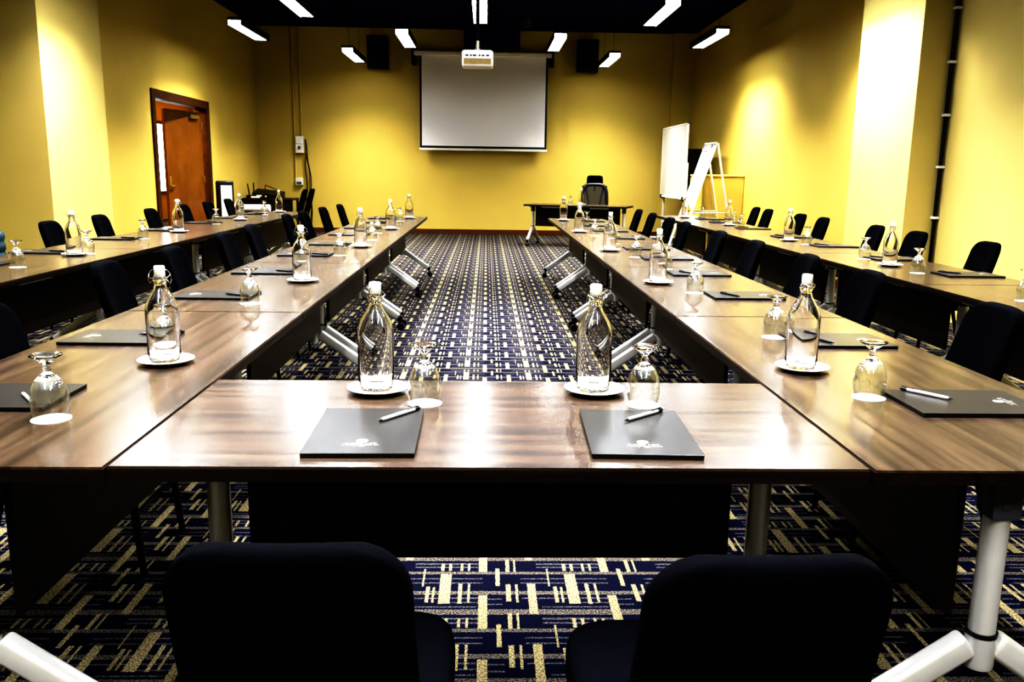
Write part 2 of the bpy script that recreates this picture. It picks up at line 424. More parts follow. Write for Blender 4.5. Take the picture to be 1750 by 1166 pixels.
# ------------------------------------------------------------------ banquet chair
def make_chair():
    """local: sitter faces +Y, top edge of the back above y=0."""
    c = empty('banquet_chair')
    bm = bmesh.new(); secs = []
    H0, H1 = 0.42, 0.872
    rec = 0.135
    n = 22
    for i in range(n + 1):
        t = i / n; z = H0 + (H1 - H0) * (1 - (1 - t) ** 1.35)
        q = (z - H0) / (H1 - H0)
        hw = 0.171 - 0.010 * q
        rr = 0.085; top = H1 - z
        if top < rr: hw = hw - rr + math.sqrt(max(0, rr * rr - (rr - top) ** 2))
        th = 0.026 + 0.004 * (1 - q)
        if top < 0.014: th *= max(0.35, math.sqrt(max(0, 1 - ((0.014 - top) / 0.014) ** 2)))
        y = rec * (1 - q) ** 1.15 + 0.0
        secs.append(((0, y, z), (hw, 0, 0), (0, th, 0)))
    loft(bm, secs, 40, 5.0)
    for v in bm.verts: v.co.y += -0.022 + 0.9 * v.co.x ** 2
    link('backrest', bm, M['cloth'], c, smooth=True, angle=60)
    bm = bmesh.new(); secs = []
    for z, s in ((0.385, 0.93), (0.392, 0.98), (0.41, 1), (0.44, 1), (0.455, 0.985), (0.464, 0.95), (0.467, 0.86)):
        secs.append(((0, 0.34, z), (0.205 * s, 0, 0), (0, 0.225 * (0.02 + 0.98 * s), 0)))
    loft(bm, secs, 40, 5.5)
    link('seat', bm, M['cloth'], c, smooth=True, angle=60)
    for sx in (-1, 1):
        bm = bmesh.new(); tube(bm, [(sx * 0.17, 0.50, 0.40), (sx * 0.185, 0.535, 0.0)], [0.016, 0.011], 10); link('leg', bm, M['black'], c, smooth=True)
        bm = bmesh.new(); tube(bm, [(sx * 0.165, 0.13, 0.44), (sx * 0.17, 0.12, 0.36), (sx * 0.18, 0.03, 0.0)], [0.015, 0.015, 0.011], 10); link('leg', bm, M['black'], c, smooth=True)
    bm = bmesh.new(); tube(bm, [(-0.172, 0.51, 0.2), (0, 0.50, 0.2), (0.172, 0.51, 0.2)], 0.007, 8); link('stretcher', bm, M['black'], c, smooth=True)
    return c
chair0 = make_chair(); chair_used = [False]
def place_chair(x, y, rz, label, group):
    o = chair0 if not chair_used[0] else dup(chair0)
    chair_used[0] = True
    o.location = (x, y, 0); o.rotation_euler = (0, 0, rz)
    return tag(o, label, 'chair', group)
ca = place_chair(-0.246, 0.995, 0.0, 'black fabric chair in the foreground, left one of two at the near table', 'black banquet chairs')
cb = place_chair(0.358, 0.962, 0.02, 'black fabric chair in the foreground, right one of two at the near table', 'black banquet chairs')
ca.scale = cb.scale = (0.96, 1, 0.982)
IL = [2.78, 4.12, 4.92, 6.1, 6.96, 8.6, 9.27, 10.29, 11.2]
IR = [3.02, 4.10, 4.93, 5.95, 6.93, 8.2, 8.95, 9.95, 10.9]
OLc = [7.05, 8.06, 9.38, 10.5, 11.55, 12.6]
ORc = [6.1, 7.2, 8.05, 9.45, 10.25, 11.55, 12.2]
ILX = [-1.63, -1.81, -1.78, -1.84, -1.88, -1.97, -1.95, -1.93, -1.88]
for i, y in enumerate(IL): place_chair(ILX[i], y, -PI / 2 + 0.03 * math.sin(i * 1.7), f'black fabric chair at the left inner table row, {ORD[i]} from the near end', 'black banquet chairs')
for i, y in enumerate(IR): place_chair(1.86 + 0.009 * i, y, PI / 2 + 0.03 * math.sin(i * 2.3), f'black fabric chair at the right inner table row, {ORD[i]} from the near end', 'black banquet chairs')
for i, y in enumerate(OLc): place_chair(-3.52 - 0.04 * i, y, -PI / 2 + 0.04 * math.sin(i * 1.3), f'black fabric chair at the {OLN}, {ORD[i]} from the near end', 'black banquet chairs')
for i, y in enumerate(ORc): place_chair(3.63 + 0.035 * i, y, PI / 2 + 0.04 * math.sin(i * 1.9), f'black fabric chair at the {ORN}, {ORD[i]} from the near end', 'black banquet chairs')
c1 = place_chair(-3.27, 15.76, PI / 2, 'black fabric chair turned sideways by the equipment table, left of a close pair', 'black banquet chairs'); c1.scale = (1, 1, 1.07)
c2 = place_chair(-3.23, 16.2, PI / 2, 'black fabric chair turned sideways near the wall cables, right of a close pair', 'black banquet chairs'); c2.scale = (1, 1, 1.07)

# ------------------------------------------------------------------ table settings
def make_bottle():
    t = empty('glass_bottle')
    out = [(0.036, 0.0), (0.044, 0.003), (0.0465, 0.010), (0.0465, 0.146), (0.0457, 0.157), (0.0432, 0.169), (0.0385, 0.181), (0.0315, 0.193), (0.0245, 0.204), (0.0190, 0.214), (0.0172, 0.222), (0.0168, 0.228), (0.0185, 0.231), (0.0185, 0.248), (0.0165, 0.251)]
    inn = [(0.0125, 0.251), (0.0125, 0.232), (0.0142, 0.221), (0.0162, 0.213), (0.0215, 0.203), (0.0283, 0.192), (0.0353, 0.180), (0.0400, 0.168), (0.0427, 0.156), (0.0435, 0.145), (0.0435, 0.016), (0.038, 0.008), (0.0, 0.010)]
    bm = bmesh.new(); lathe(bm, [(0, 0.003)] + out + inn, 40); link('glass_body', bm, M['glass'], t, smooth=True, angle=60)
    bm = bmesh.new(); lathe(bm, [(0, 0.2515), (0.0145, 0.2515), (0.0155, 0.254), (0.0155, 0.276), (0.0138, 0.279), (0, 0.279)], 24); link('stopper', bm, M['cap'], t, smooth=True)
    bm = bmesh.new(); r = 0.0011
    for s in (-1, 1):
        tube(bm, [(s * 0.0195, 0, 0.2380), (s * 0.030, 0, 0.2280), (s * 0.0335, 0, 0.2380), (s * 0.031, 0, 0.2550), (s * 0.023, 0, 0.2670), (s * 0.0165, 0, 0.2680)], r, 6)
    tube(bm, [(0.0195 * math.cos(k * PI / 8), 0.0195 * math.sin(k * PI / 8), 0.2395) for k in range(16)], r, 6, closed=True)
    tube(bm, [(-0.031, 0.0, 0.2540), (-0.026, -0.016, 0.2460), (0, -0.022, 0.242), (0.026, -0.016, 0.2460), (0.031, 0, 0.2540)], r, 6)
    link('wire_bail', bm, M['chrome'], t, smooth=True)
    return t
def make_saucer():
    bm = bmesh.new(); lathe(bm, [(0, 0.0), (0.046, 0.0), (0.048, 0.002), (0.066, 0.0075), (0.0785, 0.0125), (0.0795, 0.0145), (0.078, 0.0155), (0.064, 0.0105), (0.050, 0.0078), (0, 0.0072)], 48)
    return link('saucer', bm, M['white'], smooth=True, angle=70)
def make_goblet():
    # stands upside down: rim at the bottom, foot on top
    out = [(0.0345, 0.0), (0.0395, 0.022), (0.0415, 0.042), (0.0405, 0.058), (0.0360, 0.076), (0.0270, 0.092), (0.0165, 0.102), (0.0100, 0.107), (0.0080, 0.111), (0.0105, 0.115), (0.0080, 0.119), (0.0075, 0.124), (0.0115, 0.1300), (0.0220, 0.1385), (0.0335, 0.1455), (0.0350, 0.1480), (0.0335, 0.1495), (0.018, 0.1465), (0, 0.145)]
    inn = [(0, 0.099), (0.014, 0.0965), (0.0240, 0.088), (0.0330, 0.074), (0.0383, 0.058), (0.0395, 0.042), (0.0377, 0.022), (0.0330, 0.0)]
    bm = bmesh.new(); lathe(bm, inn + out, 40)
    # close the rim
    bm.faces.ensure_lookup_table()
    for f in bm.faces: f.material_index = 1 if f.calc_center_median().z < 0.0955 else 0
    return link('water_goblet', bm, [M['glass'], M['thin']], smooth=True, angle=70)
def make_disc():
    bm = bmesh.new(); lathe(bm, [(0, 0), (0.0425, 0), (0.0425, 0.0012), (0, 0.0012)], 40); return link('paper_coaster', bm, M['paper'], smooth=True)
def make_folder():
    t = empty('folder'); W2, D2 = 0.114, 0.165
    bm = bmesh.new(); box(bm, -W2, W2, -D2, D2, 0.0, 0.0082, 0.001, 1)
    link('shaded_pages', bm, M['foldergap'], t)  # pages coloured black to paint in the shade beneath the cover
    bm = bmesh.new(); box(bm, -W2 - 0.001, W2 + 0.001, -D2 - 0.001, D2 + 0.001, 0.0084, 0.0098, 0.0005, 1)
    link('cover', bm, M['folder'], t)
    bm = bmesh.new(); rnd = random.Random(3); z = 0.0101
    b2 = bmesh.new(); lathe(b2, [(0, 0), (1, 0)], 28); add(bm, b2, Matrix.Translation((0, -0.085, z)) @ Matrix.Diagonal((0.0125, 0.0125, 1, 1)))
    for row, (yy, half, h) in enumerate(((-0.1045, 0.033, 0.005), (-0.1145, 0.037, 0.004), (-0.123, 0.014, 0.003))):
        x = -half
        while x < half:
            wd = rnd.uniform(0.0014, 0.003)
            if rnd.random() > 0.14:
                vs = [bm.verts.new(p) for p in ((x, yy, z), (x + wd, yy, z), (x + wd, yy + h, z), (x, yy + h, z))]; bm.faces.new(vs)
            x += wd + 0.0016
    link('emblem', bm, M['print'], t)
    return t
def make_pen(bm_='silver'):
    t = empty('pen')
    bm = bmesh.new(); tube(bm, [(-0.058, 0, 0.0048), (-0.05, 0, 0.0048), (0.052, 0, 0.0048)], [0.0036, 0.0047, 0.0047], 12); link('barrel', bm, M[bm_], t, smooth=True)
    bm = bmesh.new(); tube(bm, [(0.052, 0, 0.0048), (0.066, 0, 0.0048), (0.07, 0, 0.0048)], [0.0047, 0.0047, 0.0035], 12); box(bm, 0.03, 0.066, -0.0015, 0.0015, 0.0098, 0.0115, 0.0004, 1); link('cap', bm, M['black'], t, smooth=True)
    bm = bmesh.new(); tube(bm, [(-0.069, 0, 0.0048), (-0.058, 0, 0.0048)], [0.0006, 0.0033], 10); link('tip', bm, M['black'], t, smooth=True)
    return t
PR = dict(bottle=make_bottle(), saucer=make_saucer(), goblet=make_goblet(), disc=make_disc(), folder=make_folder(), pen=make_pen(), darkpen=make_pen('black'))
first = {k: True for k in PR}
def put(kind, x, y, z, rz, label, cat, group):
    o = PR[kind]
    if first[kind]: first[kind] = False
    else: o = dup(o)
    o.location = (x, y, z); o.rotation_euler = (0, 0, rz)
    return tag(o, label, cat, group)
T = TOP + 0.0004
def bottle_on_saucer(x, y, where, rz=0.0):
    put('saucer', x, y, T, 0, f'white saucer under a bottle, {where}', 'saucer', 'white saucers under the bottles')
    put('bottle', x - 0.004, y + 0.004, T + 0.0078, rz, f'clear swing-top bottle with white stopper, {where}', 'bottle', 'swing-top bottles')
def goblet(x, y, where):
    put('disc', x, y, T, 0, f'white paper coaster under a goblet, {where}', 'coaster', 'paper coasters')
    put('goblet', x, y, T + 0.0016, random.uniform(0, 6), f'upside-down clear water goblet, {where}', 'glass', 'upturned goblets')
def folder(x, y, rz, where, pen=None, dark=False):
    put('folder', x, y, T, rz, f'charcoal folder with white emblem, {where}', 'folder', 'charcoal folders')
    if pen:
        put('darkpen' if dark else 'pen', pen[0], pen[1], T + 0.0100, pen[2], f'{"black" if dark else "silver"} pen on a folder, {where}', 'pen', 'pens on folders')

# near table
bottle_on_saucer(-0.278, 2.172, 'on the near table, left one', 1.2)
bottle_on_saucer(0.289, 2.178, 'on the near table, right one', 0.7)
goblet(-0.148, 2.060, 'on the near table beside the left bottle')
goblet(0.396, 2.060, 'on the near table beside the right bottle')
folder(-0.257, 1.812, 0.015, 'on the near table, left of the two', (-0.197, 1.912, 0.92))
folder(0.338, 1.812, -0.03, 'on the near table, right of the two', (0.372, 1.918, 0.72))
# left inner row
nm = 'left inner table row, {} from the near end'
for i, y in enumerate([2.485, 4.365, 6.38, 8.33, 10.28]): bottle_on_saucer(-0.937 + 0.007 * i, y, nm.format(ORD[i]), 0.0 if i == 0 else 0.4 * i)
for i, (x, y) in enumerate([(-0.985, 1.905), (-1.0, 2.658), (-1.0, 3.635), (-1.075, 5.05), (-0.973, 5.74), (-0.93, 7.05), (-0.985, 7.85), (-0.97, 9.75)]): goblet(x, y, nm.format(ORD[i]))
for i, y in enumerate([2.08, 2.845, 3.84, 4.76, 5.75, 6.6, 7.6, 8.5, 9.4, 10.2]):
    folder(-1.20 - 0.01 * (i % 2), y, -PI / 2, nm.format(ORD[i]), (-1.10, y + (-0.05 if i == 0 else 0.04 if i == 1 else -0.05), -0.9 if i == 0 else (0.5 if i == 1 else -0.5)), i > 0)
# right inner row
nm = 'right inner table row, {} from the near end'
for i, y in enumerate([2.46, 4.454, 6.32, 8.27, 10.22]): bottle_on_saucer([0.945, 0.909, 0.919, 0.9, 0.92][i], y, nm.format(ORD[i]), 0.9 + 0.5 * i)
for i, (x, y) in enumerate([(1.007, 2.146), (1.033, 2.975), (1.019, 4.11), (1.09, 5.15), (1.031, 5.867), (1.05, 7.0), (1.0, 7.9), (1.10, 9.4)]): goblet(x, y, nm.format(ORD[i]))
for i, y in enumerate([2.08, 2.90, 4.0, 4.90, 5.8, 6.55, 7.6, 8.5, 9.35, 10.2]):
    folder(1.228, y, PI / 2, nm.format(ORD[i]), (1.155, y + (0.055 if i == 0 else -0.03), -0.93 + PI if i == 0 else 2.0), i > 0)
# outer rows
nm = 'left outer table row, {} from the near end'
for i, (x, y) in enumerate([(-2.62, 5.54), (-2.69, 7.63), (-2.68, 9.5), (-2.68, 11.3)]): bottle_on_saucer(x, y, nm.format(ORD[i]), 0.5 * i)
for i, (x, y) in enumerate([(-2.62, 4.86), (-2.59, 5.66), (-2.72, 6.91), (-2.74, 8.85), (-2.75, 9.75), (-2.72, 10.7), (-2.85, 11.2)]): goblet(x, y, nm.format(ORD[i]))
for i, y in enumerate([4.95, 5.72, 6.85, 7.85, 8.95, 9.9, 10.8]): folder(-2.91, y, -PI / 2, nm.format(ORD[i]), (-2.80, y - 0.05, -0.4), True)
nm = 'right outer table row, {} from the near end'
for i, (x, y) in enumerate([(2.627, 5.48), (2.68, 7.52), (2.76, 9.72), (2.62, 11.3)]): bottle_on_saucer(x, y, nm.format(ORD[i]), 0.6 * i)
for i, (x, y) in enumerate([(2.56, 3.95), (2.613, 5.09), (2.66, 5.94), (2.70, 7.16), (2.77, 9.3), (2.88, 9.95), (2.80, 11.1)]): goblet(x, y, nm.format(ORD[i]))
for i, y in enumerate([5.0, 5.95, 7.0, 8.0, 9.2, 10.3, 11.0]): folder(2.87, y, PI / 2, nm.format(ORD[i]), (2.78, y + 0.03, 2.2), True)
# speaker's table
bottle_on_saucer(1.70, 15.45, "on the speaker's table")
goblet(1.50, 15.42, "on the speaker's table")

# ------------------------------------------------------------------ ceiling lights
def make_light():
    t = empty('ceiling_light')
    hl = 0.80
    bm = bmesh.new()
    box(bm, -0.10, 0.10, -hl, hl, 0.035, 0.075, 0.004, 1); box(bm, -0.10, -0.09, -hl, hl, -0.03, 0.036); box(bm, 0.09, 0.10, -hl, hl, -0.03, 0.036)
    link('housing', bm, M['black'], t)
    bm = bmesh.new(); secs = []
    box(bm, -0.0885, 0.0885, -hl + 0.01, hl - 0.01, -0.008, 0.034)
    link('diffuser', bm, M['diffuser'], t)
    for s in (-1, 1):
        bm = bmesh.new(); tube(bm, [(0, s * 0.6, 0.07), (0, s * 0.6, ZC - 3.3)], 0.003, 6); link('suspension_wire', bm, M['black'], t)
    ld = bpy.data.lights.new('lamp', 'AREA'); ld.shape = 'RECTANGLE'; ld.size = 0.16; ld.size_y = 1.5
    ld.energy = LAMP_W; ld.spread = math.radians(116); ld.color = (1.0, 0.985, 0.96)
    lo = bpy.data.objects.new('lamp', ld); COL.objects.link(lo); lo.parent = t; lo.location = (0, 0, -0.014)
    return t
LAMP_W = 70.0
lp = make_light(); n = 0
rows = {-3.57: [13.6, 8.9, 4.2], -2.40: [16.2, 11.35, 6.6], -1.27: [14.1, 7.3, 3.6, 0.0], -0.10: [11.6, 6.9, 2.2], 1.09: [14.2, 7.4, 3.7, 0.0], 2.2: [16.2, 11.5, 6.8], 3.34: [13.5, 8.9, 4.2]}
RN = ['far left', 'second from left', 'third from left', 'middle', 'third from right', 'second from right', 'far right']
for ri_, (x, ys) in enumerate(rows.items()):
    for k, y in enumerate(ys):
        o = lp if n == 0 else dup(lp); n += 1
        o.location = (x, y, 3.3)
        tag(o, f'glowing white linear ceiling light, {ORD[k]} from the back wall in the {RN[ri_]} line', 'ceiling light', 'linear ceiling lights')

# ------------------------------------------------------------------ screen, projector, loudspeakers
t = empty('projection_screen', (-0.066, 17.80, 0)); tag(t, 'large white pull-down projection screen with black borders hanging before the back wall', 'screen')
bm = bmesh.new(); box(bm, -1.40, 1.35, -0.05, 0.06, 3.53, 3.62, 0.02, 3); link('case', bm, M['offwhite'], t, smooth=True)
bm = bmesh.new(); box(bm, -1.245, 1.235, -0.004, 0.0, 1.79, 3.54); link('projection_surface', bm, M['screen'], t)
bm = bmesh.new(); box(bm, -1.285, -1.245, -0.004, 0.0, 1.745, 3.54); box(bm, 1.235, 1.275, -0.004, 0.0, 1.745, 3.54); box(bm, -1.245, 1.235, -0.004, 0, 1.745, 1.79); link('border', bm, M['black'], t)
bm = bmesh.new(); box(bm, -1.30, 1.29, -0.02, 0.015, 1.70, 1.745, 0.008, 2); link('bottom_bar', bm, M['offwhite'], t, smooth=True)
for s in (-1.41, 1.36):
    bm = bmesh.new(); box(bm, s - 0.03, s + 0.03, -0.03, 0.21, 3.36, 3.70, 0.005, 1); link('wall_bracket', bm, M['black'], t)
t = empty('projector', (-0.10, 9.0, 2.32)); tag(t, 'white ceiling projector on a pole in front of the screen', 'projector')
bm = bmesh.new(); box(bm, -0.158, 0.158, -0.12, 0.13, 0.0, 0.165, 0.03, 4); link('body', bm, M['white'], t, smooth=True)
bm = bmesh.new()
for k in range(6): box(bm, -0.135, 0.135, -0.1235, -0.118, 0.028 + k * 0.0085, 0.033 + k * 0.0085)
box(bm, -0.135, 0.135, -0.1215, -0.118, 0.024, 0.08); link('vent_grille', bm, M['vent'], t)
for x, w_ in ((-0.105, 0.03), (-0.065, 0.02), (-0.03, 0.035), (0.02, 0.02), (0.055, 0.025), (0.10, 0.03)):
    bm = bmesh.new(); box(bm, x - w_ / 2, x + w_ / 2, -0.124, -0.118, 0.10, 0.116, 0.002, 1); link('socket', bm, M['slate'], t)
bm = bmesh.new(); tube(bm, [(0, 0.0, 0.16), (0, 0, 0.26)], 0.018, 14); tube(bm, [(-0.04, 0, 0.165), (0.01, 0, 0.22)], 0.008, 8); tube(bm, [(0.04, 0, 0.165), (-0.01, 0, 0.22)], 0.008, 8); link('mount', bm, M['chrome'], t, smooth=True)
bm = bmesh.new(); tube(bm, [(0, 0, 0.26), (0, 0, ZC - 2.32)], 0.02, 14); link('pole', bm, M['navybox'], t, smooth=True)
bm = bmesh.new(); lathe(bm, [(0, 0), (0.035, 0), (0.035, 0.015), (0, 0.015)], 20)
for v in bm.verts: v.co = Vector((v.co.x + 0.08, 0.128 + v.co.z, v.co.y + 0.085))
link('lens', bm, M['lens'], t, smooth=True)
for x, nm_ in ((-2.16, 'left'), (1.985, 'right')):
    t = empty('loudspeaker', (x, 17.72, 3.25)); tag(t, f'tall black loudspeaker mounted high on the back wall {nm_} of the screen', 'loudspeaker', 'wall loudspeakers')
    bm = bmesh.new(); box(bm, -0.205, 0.205, -0.13, 0.16, 0, 0.62, 0.012, 2); link('cabinet', bm, M['black'], t)
    bm = bmesh.new(); box(bm, -0.19, 0.19, -0.14, -0.128, 0.015, 0.605, 0.006, 2); link('grille', bm, M['navybox'], t)
    bm = bmesh.new(); box(bm, -0.03, 0.03, 0.158, 0.30, 0.25, 0.37, 0.004, 1); link('bracket', bm, M['black'], t)
t = empty('ceiling_air_unit', (0.08, 17.2, 3.56)); tag(t, 'dark navy box unit hung from the ceiling above the screen', 'air unit')
bm = bmesh.new(); box(bm, -0.53, 0.53, -0.30, 0.30, 0.06, ZC - 3.56, 0.01, 2); link('casing', bm, M['ceil'], t)
bm = bmesh.new()
for k in range(5): box(bm, -0.48, 0.48, -0.26 + k * 0.11, -0.18 + k * 0.11, 0.045, 0.062)
link('louvre', bm, M['navybox'], t)
t = empty('dome_camera', (0.72, 16.6, ZC - 0.16)); tag(t, 'small black dome camera on the ceiling right of the screen', 'camera')
bm = bmesh.new(); lathe(bm, [(0, 0.16), (0.13, 0.16), (0.13, 0.09), (0.115, 0.06), (0.08, 0.02), (0.04, 0.003), (0, 0)], 28); link('dome', bm, M['lens'], t, smooth=True)
bm = bmesh.new(); lathe(bm, [(0.131, 0.10), (0.137, 0.10), (0.137, 0.12), (0.131, 0.12)], 28); link('rim', bm, M['slate'], t, smooth=True)

# ------------------------------------------------------------------ back-left: conduits, boxes, cables
for x, nm_ in ((-3.905, 'left'), (-3.765, 'right')):
    zb = 1.12 if nm_ == 'left' else 1.95
    bm = bmesh.new(); tube(bm, [(x, 17.995, ZC), (x, 17.995, zb)], 0.018, 10)
    tag(link('conduit', bm, M['wall'], smooth=True), f'yellow painted vertical pipe on the back wall, {nm_} of a pair', 'pipe', 'wall conduits')
t = empty('switch_box', (-3.80, 17.97, 1.60)); tag(t, 'white wall switch box where the pipes end on the back wall', 'switch box')
bm = bmesh.new(); box(bm, -0.085, 0.085, -0.06, 0.05, 0, 0.34, 0.015, 2); link('case', bm, M['offwhite'], t)
bm = bmesh.new(); box(bm, -0.07, 0.07, -0.07, -0.058, 0.19, 0.31, 0.008, 2); link('cover', bm, M['white'], t)
bm = bmesh.new(); box(bm, -0.02, 0.02, -0.085, -0.06, 0.08, 0.14, 0.005, 1); link('switch', bm, M['slate'], t)
t = empty('socket_box', (-3.835, 17.98, 0.96)); tag(t, 'small white socket box low on the back wall below the switch box', 'socket')
bm = bmesh.new(); box(bm, -0.075, 0.075, -0.045, 0.04, 0, 0.15, 0.01, 2); link('case', bm, M['offwhite'], t)
bm = bmesh.new(); box(bm, -0.05, 0.05, -0.052, -0.044, 0.02, 0.07, 0.005, 1); link('socket_face', bm, M['slate'], t)
for i, (dx, sag) in enumerate(((0.0, 0.0), (0.07, 0.05), (0.03, 0.1))):
    pts = []
    for k in range(25):
        q = k / 24; z = 1.88 - 1.75 * q
        pts.append((-3.69 + dx * math.sin(q * PI) + sag * q + 0.012 * math.sin(q * 15 + i), 17.96 - 0.02 * i, z))
    bm = bmesh.new(); tube(bm, pts, 0.009, 8)
    tag(link('hanging_cable', bm, M['black'], smooth=True), f'thin dark cable hanging from the switch box, {["innermost", "outermost", "middle"][i]} of three', 'cable', 'hanging cables')

# equipment table in the left back corner
t = empty('equipment_table', (-4.13, 16.75, 0)); tag(t, 'dark narrow equipment table in the left back corner', 'table')
bm = bmesh.new(); box(bm, -0.48, 0.48, -0.3, 0.3, 0.70, 0.735, 0.005, 1); link('tabletop', bm, M['panel'], t)
bm = bmesh.new(); box(bm, -0.44, 0.44, -0.27, -0.25, 0.33, 0.70); link('front_panel', bm, M['panel'], t)
for sx in (-1, 1):
    for sy in (-1, 1):
        bm = bmesh.new(); box(bm, sx * 0.45 - 0.02, sx * 0.45 + 0.02, sy * 0.27 - 0.02, sy * 0.27 + 0.02, 0, 0.70); link('leg', bm, M['black'], t)
t = empty('audio_mixer', (-4.2, 16.72, 0.7354)); tag(t, 'black audio mixer with sloped top on the equipment table', 'mixer')
bm = bmesh.new()
vs = [bm.verts.new(p) for p in ((-0.22, -0.2, 0), (0.3, -0.2, 0), (0.3, 0.22, 0), (-0.22, 0.22, 0), (-0.22, -0.2, 0.10), (0.3, -0.2, 0.06), (0.3, 0.22, 0.12), (-0.22, 0.22, 0.17))]
for f in ((0, 3, 2, 1), (4, 5, 6, 7), (0, 1, 5, 4), (1, 2, 6, 5), (2, 3, 7, 6), (3, 0, 4, 7)): bm.faces.new([vs[i] for i in f])
link('body', bm, M['black'], t)
bm = bmesh.new(); box(bm, -0.14, -0.04, -0.205, -0.199, 0.03, 0.06); box(bm, 0.02, 0.05, -0.204, -0.199, 0.02, 0.05); link('display', bm, M['offwhite'], t)
bm = bmesh.new(); tube(bm, [(-0.05, 0.1, 0.14), (-0.03, 0.06, 0.24), (0.08, 0.02, 0.20), (0.26, 0.05, 0.12)], 0.008, 8); link('cable', bm, M['black'], t, smooth=True)
t = empty('paper_tray', (-4.33, 16.52, 0.7354)); tag(t, 'small white tray in front of the mixer on the equipment table', 'tray')
bm = bmesh.new(); box(bm, -0.10, 0.06, -0.07, -0.005, 0, 0.035, 0.006, 1); link('tray', bm, M['offwhite'], t)
t = empty('antenna_receiver', (-4.50, 16.72, 0.7354)); tag(t, 'black radio receiver with two upright antennas at the left of the equipment table', 'receiver')
bm = bmesh.new(); box(bm, -0.06, 0.06, -0.1, 0.1, 0, 0.05, 0.004, 1); link('body', bm, M['black'], t)
for x, dz, lean in ((-0.045, 0.26, -0.03), (0.04, 0.28, 0.0)):
    bm = bmesh.new(); tube(bm, [(x, 0.08, 0.04), (x + lean, 0.08, dz)], [0.014, 0.010], 8); link('antenna', bm, M['black'], t, smooth=True)
# rolled flip-chart paper on the corner stool
t = empty('side_stool', (-4.10, 15.35, 0)); tag(t, 'low dark stool holding a white paper roll beside the equipment table', 'stool')
bm = bmesh.new(); box(bm, -0.33, 0.33, -0.18, 0.18, 0.50, 0.535, 0.006, 1); link('seat', bm, M['panel'], t)
for sx in (-1, 1):
    for sy in (-1, 1):
        bm = bmesh.new(); box(bm, sx * 0.28 - 0.018, sx * 0.28 + 0.018, sy * 0.14 - 0.018, sy * 0.14 + 0.018, 0, 0.50); link('leg', bm, M['black'], t)
bm = bmesh.new(); tube(bm, [(-4.42, 15.35, 0.601), (-3.80, 15.33, 0.601)], 0.065, 20)
tag(link('paper_roll', bm, M['paper'], smooth=True), 'thick white paper roll lying on the low stool in the left back corner', 'paper roll')
# black framed notice stand by the door
t = empty('notice_stand', (-4.13, 13.9, 0)); t.rotation_euler = (0, 0, 0.25); tag(t, 'black framed stand with a white sheet beside the door', 'sign stand')
bm = bmesh.new(); box(bm, -0.15, 0.12, -0.03, 0.03, 0.22, 1.09, 0.028, 4); link('board', bm, M['black'], t, smooth=True)
bm = bmesh.new(); box(bm, -0.075, 0.095, -0.036, -0.0305, 0.45, 1.02); link('sheet', bm, M['paper'], t)
for sx in (-0.10, 0.08):
    bm = bmesh.new(); tube(bm, [(sx, 0, 0.23), (sx, -0.12, 0.0)], 0.012, 8); tube(bm, [(sx, 0, 0.23), (sx, 0.14, 0.0)], 0.012, 8); link('leg', bm, M['black'], t, smooth=True)

# water jug on a stand, left edge
t = empty('jug_stand', (-3.43, 5.95, 0)); tag(t, 'low dark stand under the blue water jug behind the left outer row', 'stand')
bm = bmesh.new(); box(bm, -0.17, 0.17, -0.17, 0.17, 0.44, 0.48, 0.006, 1); link('shelf', bm, M['panel'], t)
for sx in (-1, 1):
    for sy in (-1, 1):
        bm = bmesh.new(); box(bm, sx * 0.14 - 0.018, sx * 0.14 + 0.018, sy * 0.14 - 0.018, sy * 0.14 + 0.018, 0, 0.44); link('leg', bm, M['black'], t)
t = empty('water_jug', (-3.43, 5.95, 0.4805)); tag(t, 'ribbed blue plastic water jug standing behind the left outer row at the frame edge', 'water jug')
pr = [(0, 0), (0.12, 0.0), (0.137, 0.015)]
for k in range(4): pr += [(0.14, 0.04 + k * 0.07), (0.14, 0.075 + k * 0.07), (0.132, 0.085 + k * 0.07), (0.132, 0.095 + k * 0.07)]
pr += [(0.14, 0.33), (0.136, 0.355), (0.115, 0.38), (0.06, 0.40), (0.03, 0.41), (0.028, 0.45), (0, 0.45)]
bm = bmesh.new(); lathe(bm, pr, 36); link('jug_body', bm, M['jug'], t, smooth=True, angle=60)
bm = bmesh.new(); lathe(bm, [(0, 0.4505), (0.031, 0.4505), (0.031, 0.47), (0, 0.47)], 20); link('cap', bm, M['cap'], t, smooth=True)

# ------------------------------------------------------------------ right back: executive chair, whiteboard, flip chart, boxed pier
t = empty('office_chair', (2.03, 16.25, 0), PI - 0.12); tag(t, "black mesh executive chair with headrest behind the speaker's table", 'chair')
bm = bmesh.new()
loopp = []
for k in range(40):
    a_ = 2 * PI * k / 40; ca, sa = math.cos(a_), math.sin(a_)
    loopp.append((math.copysign(abs(ca) ** 0.45, ca) * (0.235 + 0.025 * -sa), -0.16 - 0.05 * sa, 0.79 + 0.29 * math.copysign(abs(sa) ** 0.45, sa)))
tube(bm, loopp, 0.032, 10, closed=True); link('back_frame', bm, M['black'], t, smooth=True)
bm = bmesh.new(); g = []
for j in range(9):
    zz = 0.52 + 0.54 * j / 8
    g.append([bm.verts.new((-0.235 + 0.47 * i / 8, -0.16 - 0.05 * (zz - 0.79) / 0.29 + 0.02 * (1 - ((i - 4) / 4) ** 2), zz)) for i in range(9)])
for j in range(8):
    for i in range(8): bm.faces.new((g[j][i], g[j][i + 1], g[j + 1][i + 1], g[j + 1][i]))
link('mesh_back', bm, M['meshfab'], t, smooth=True)
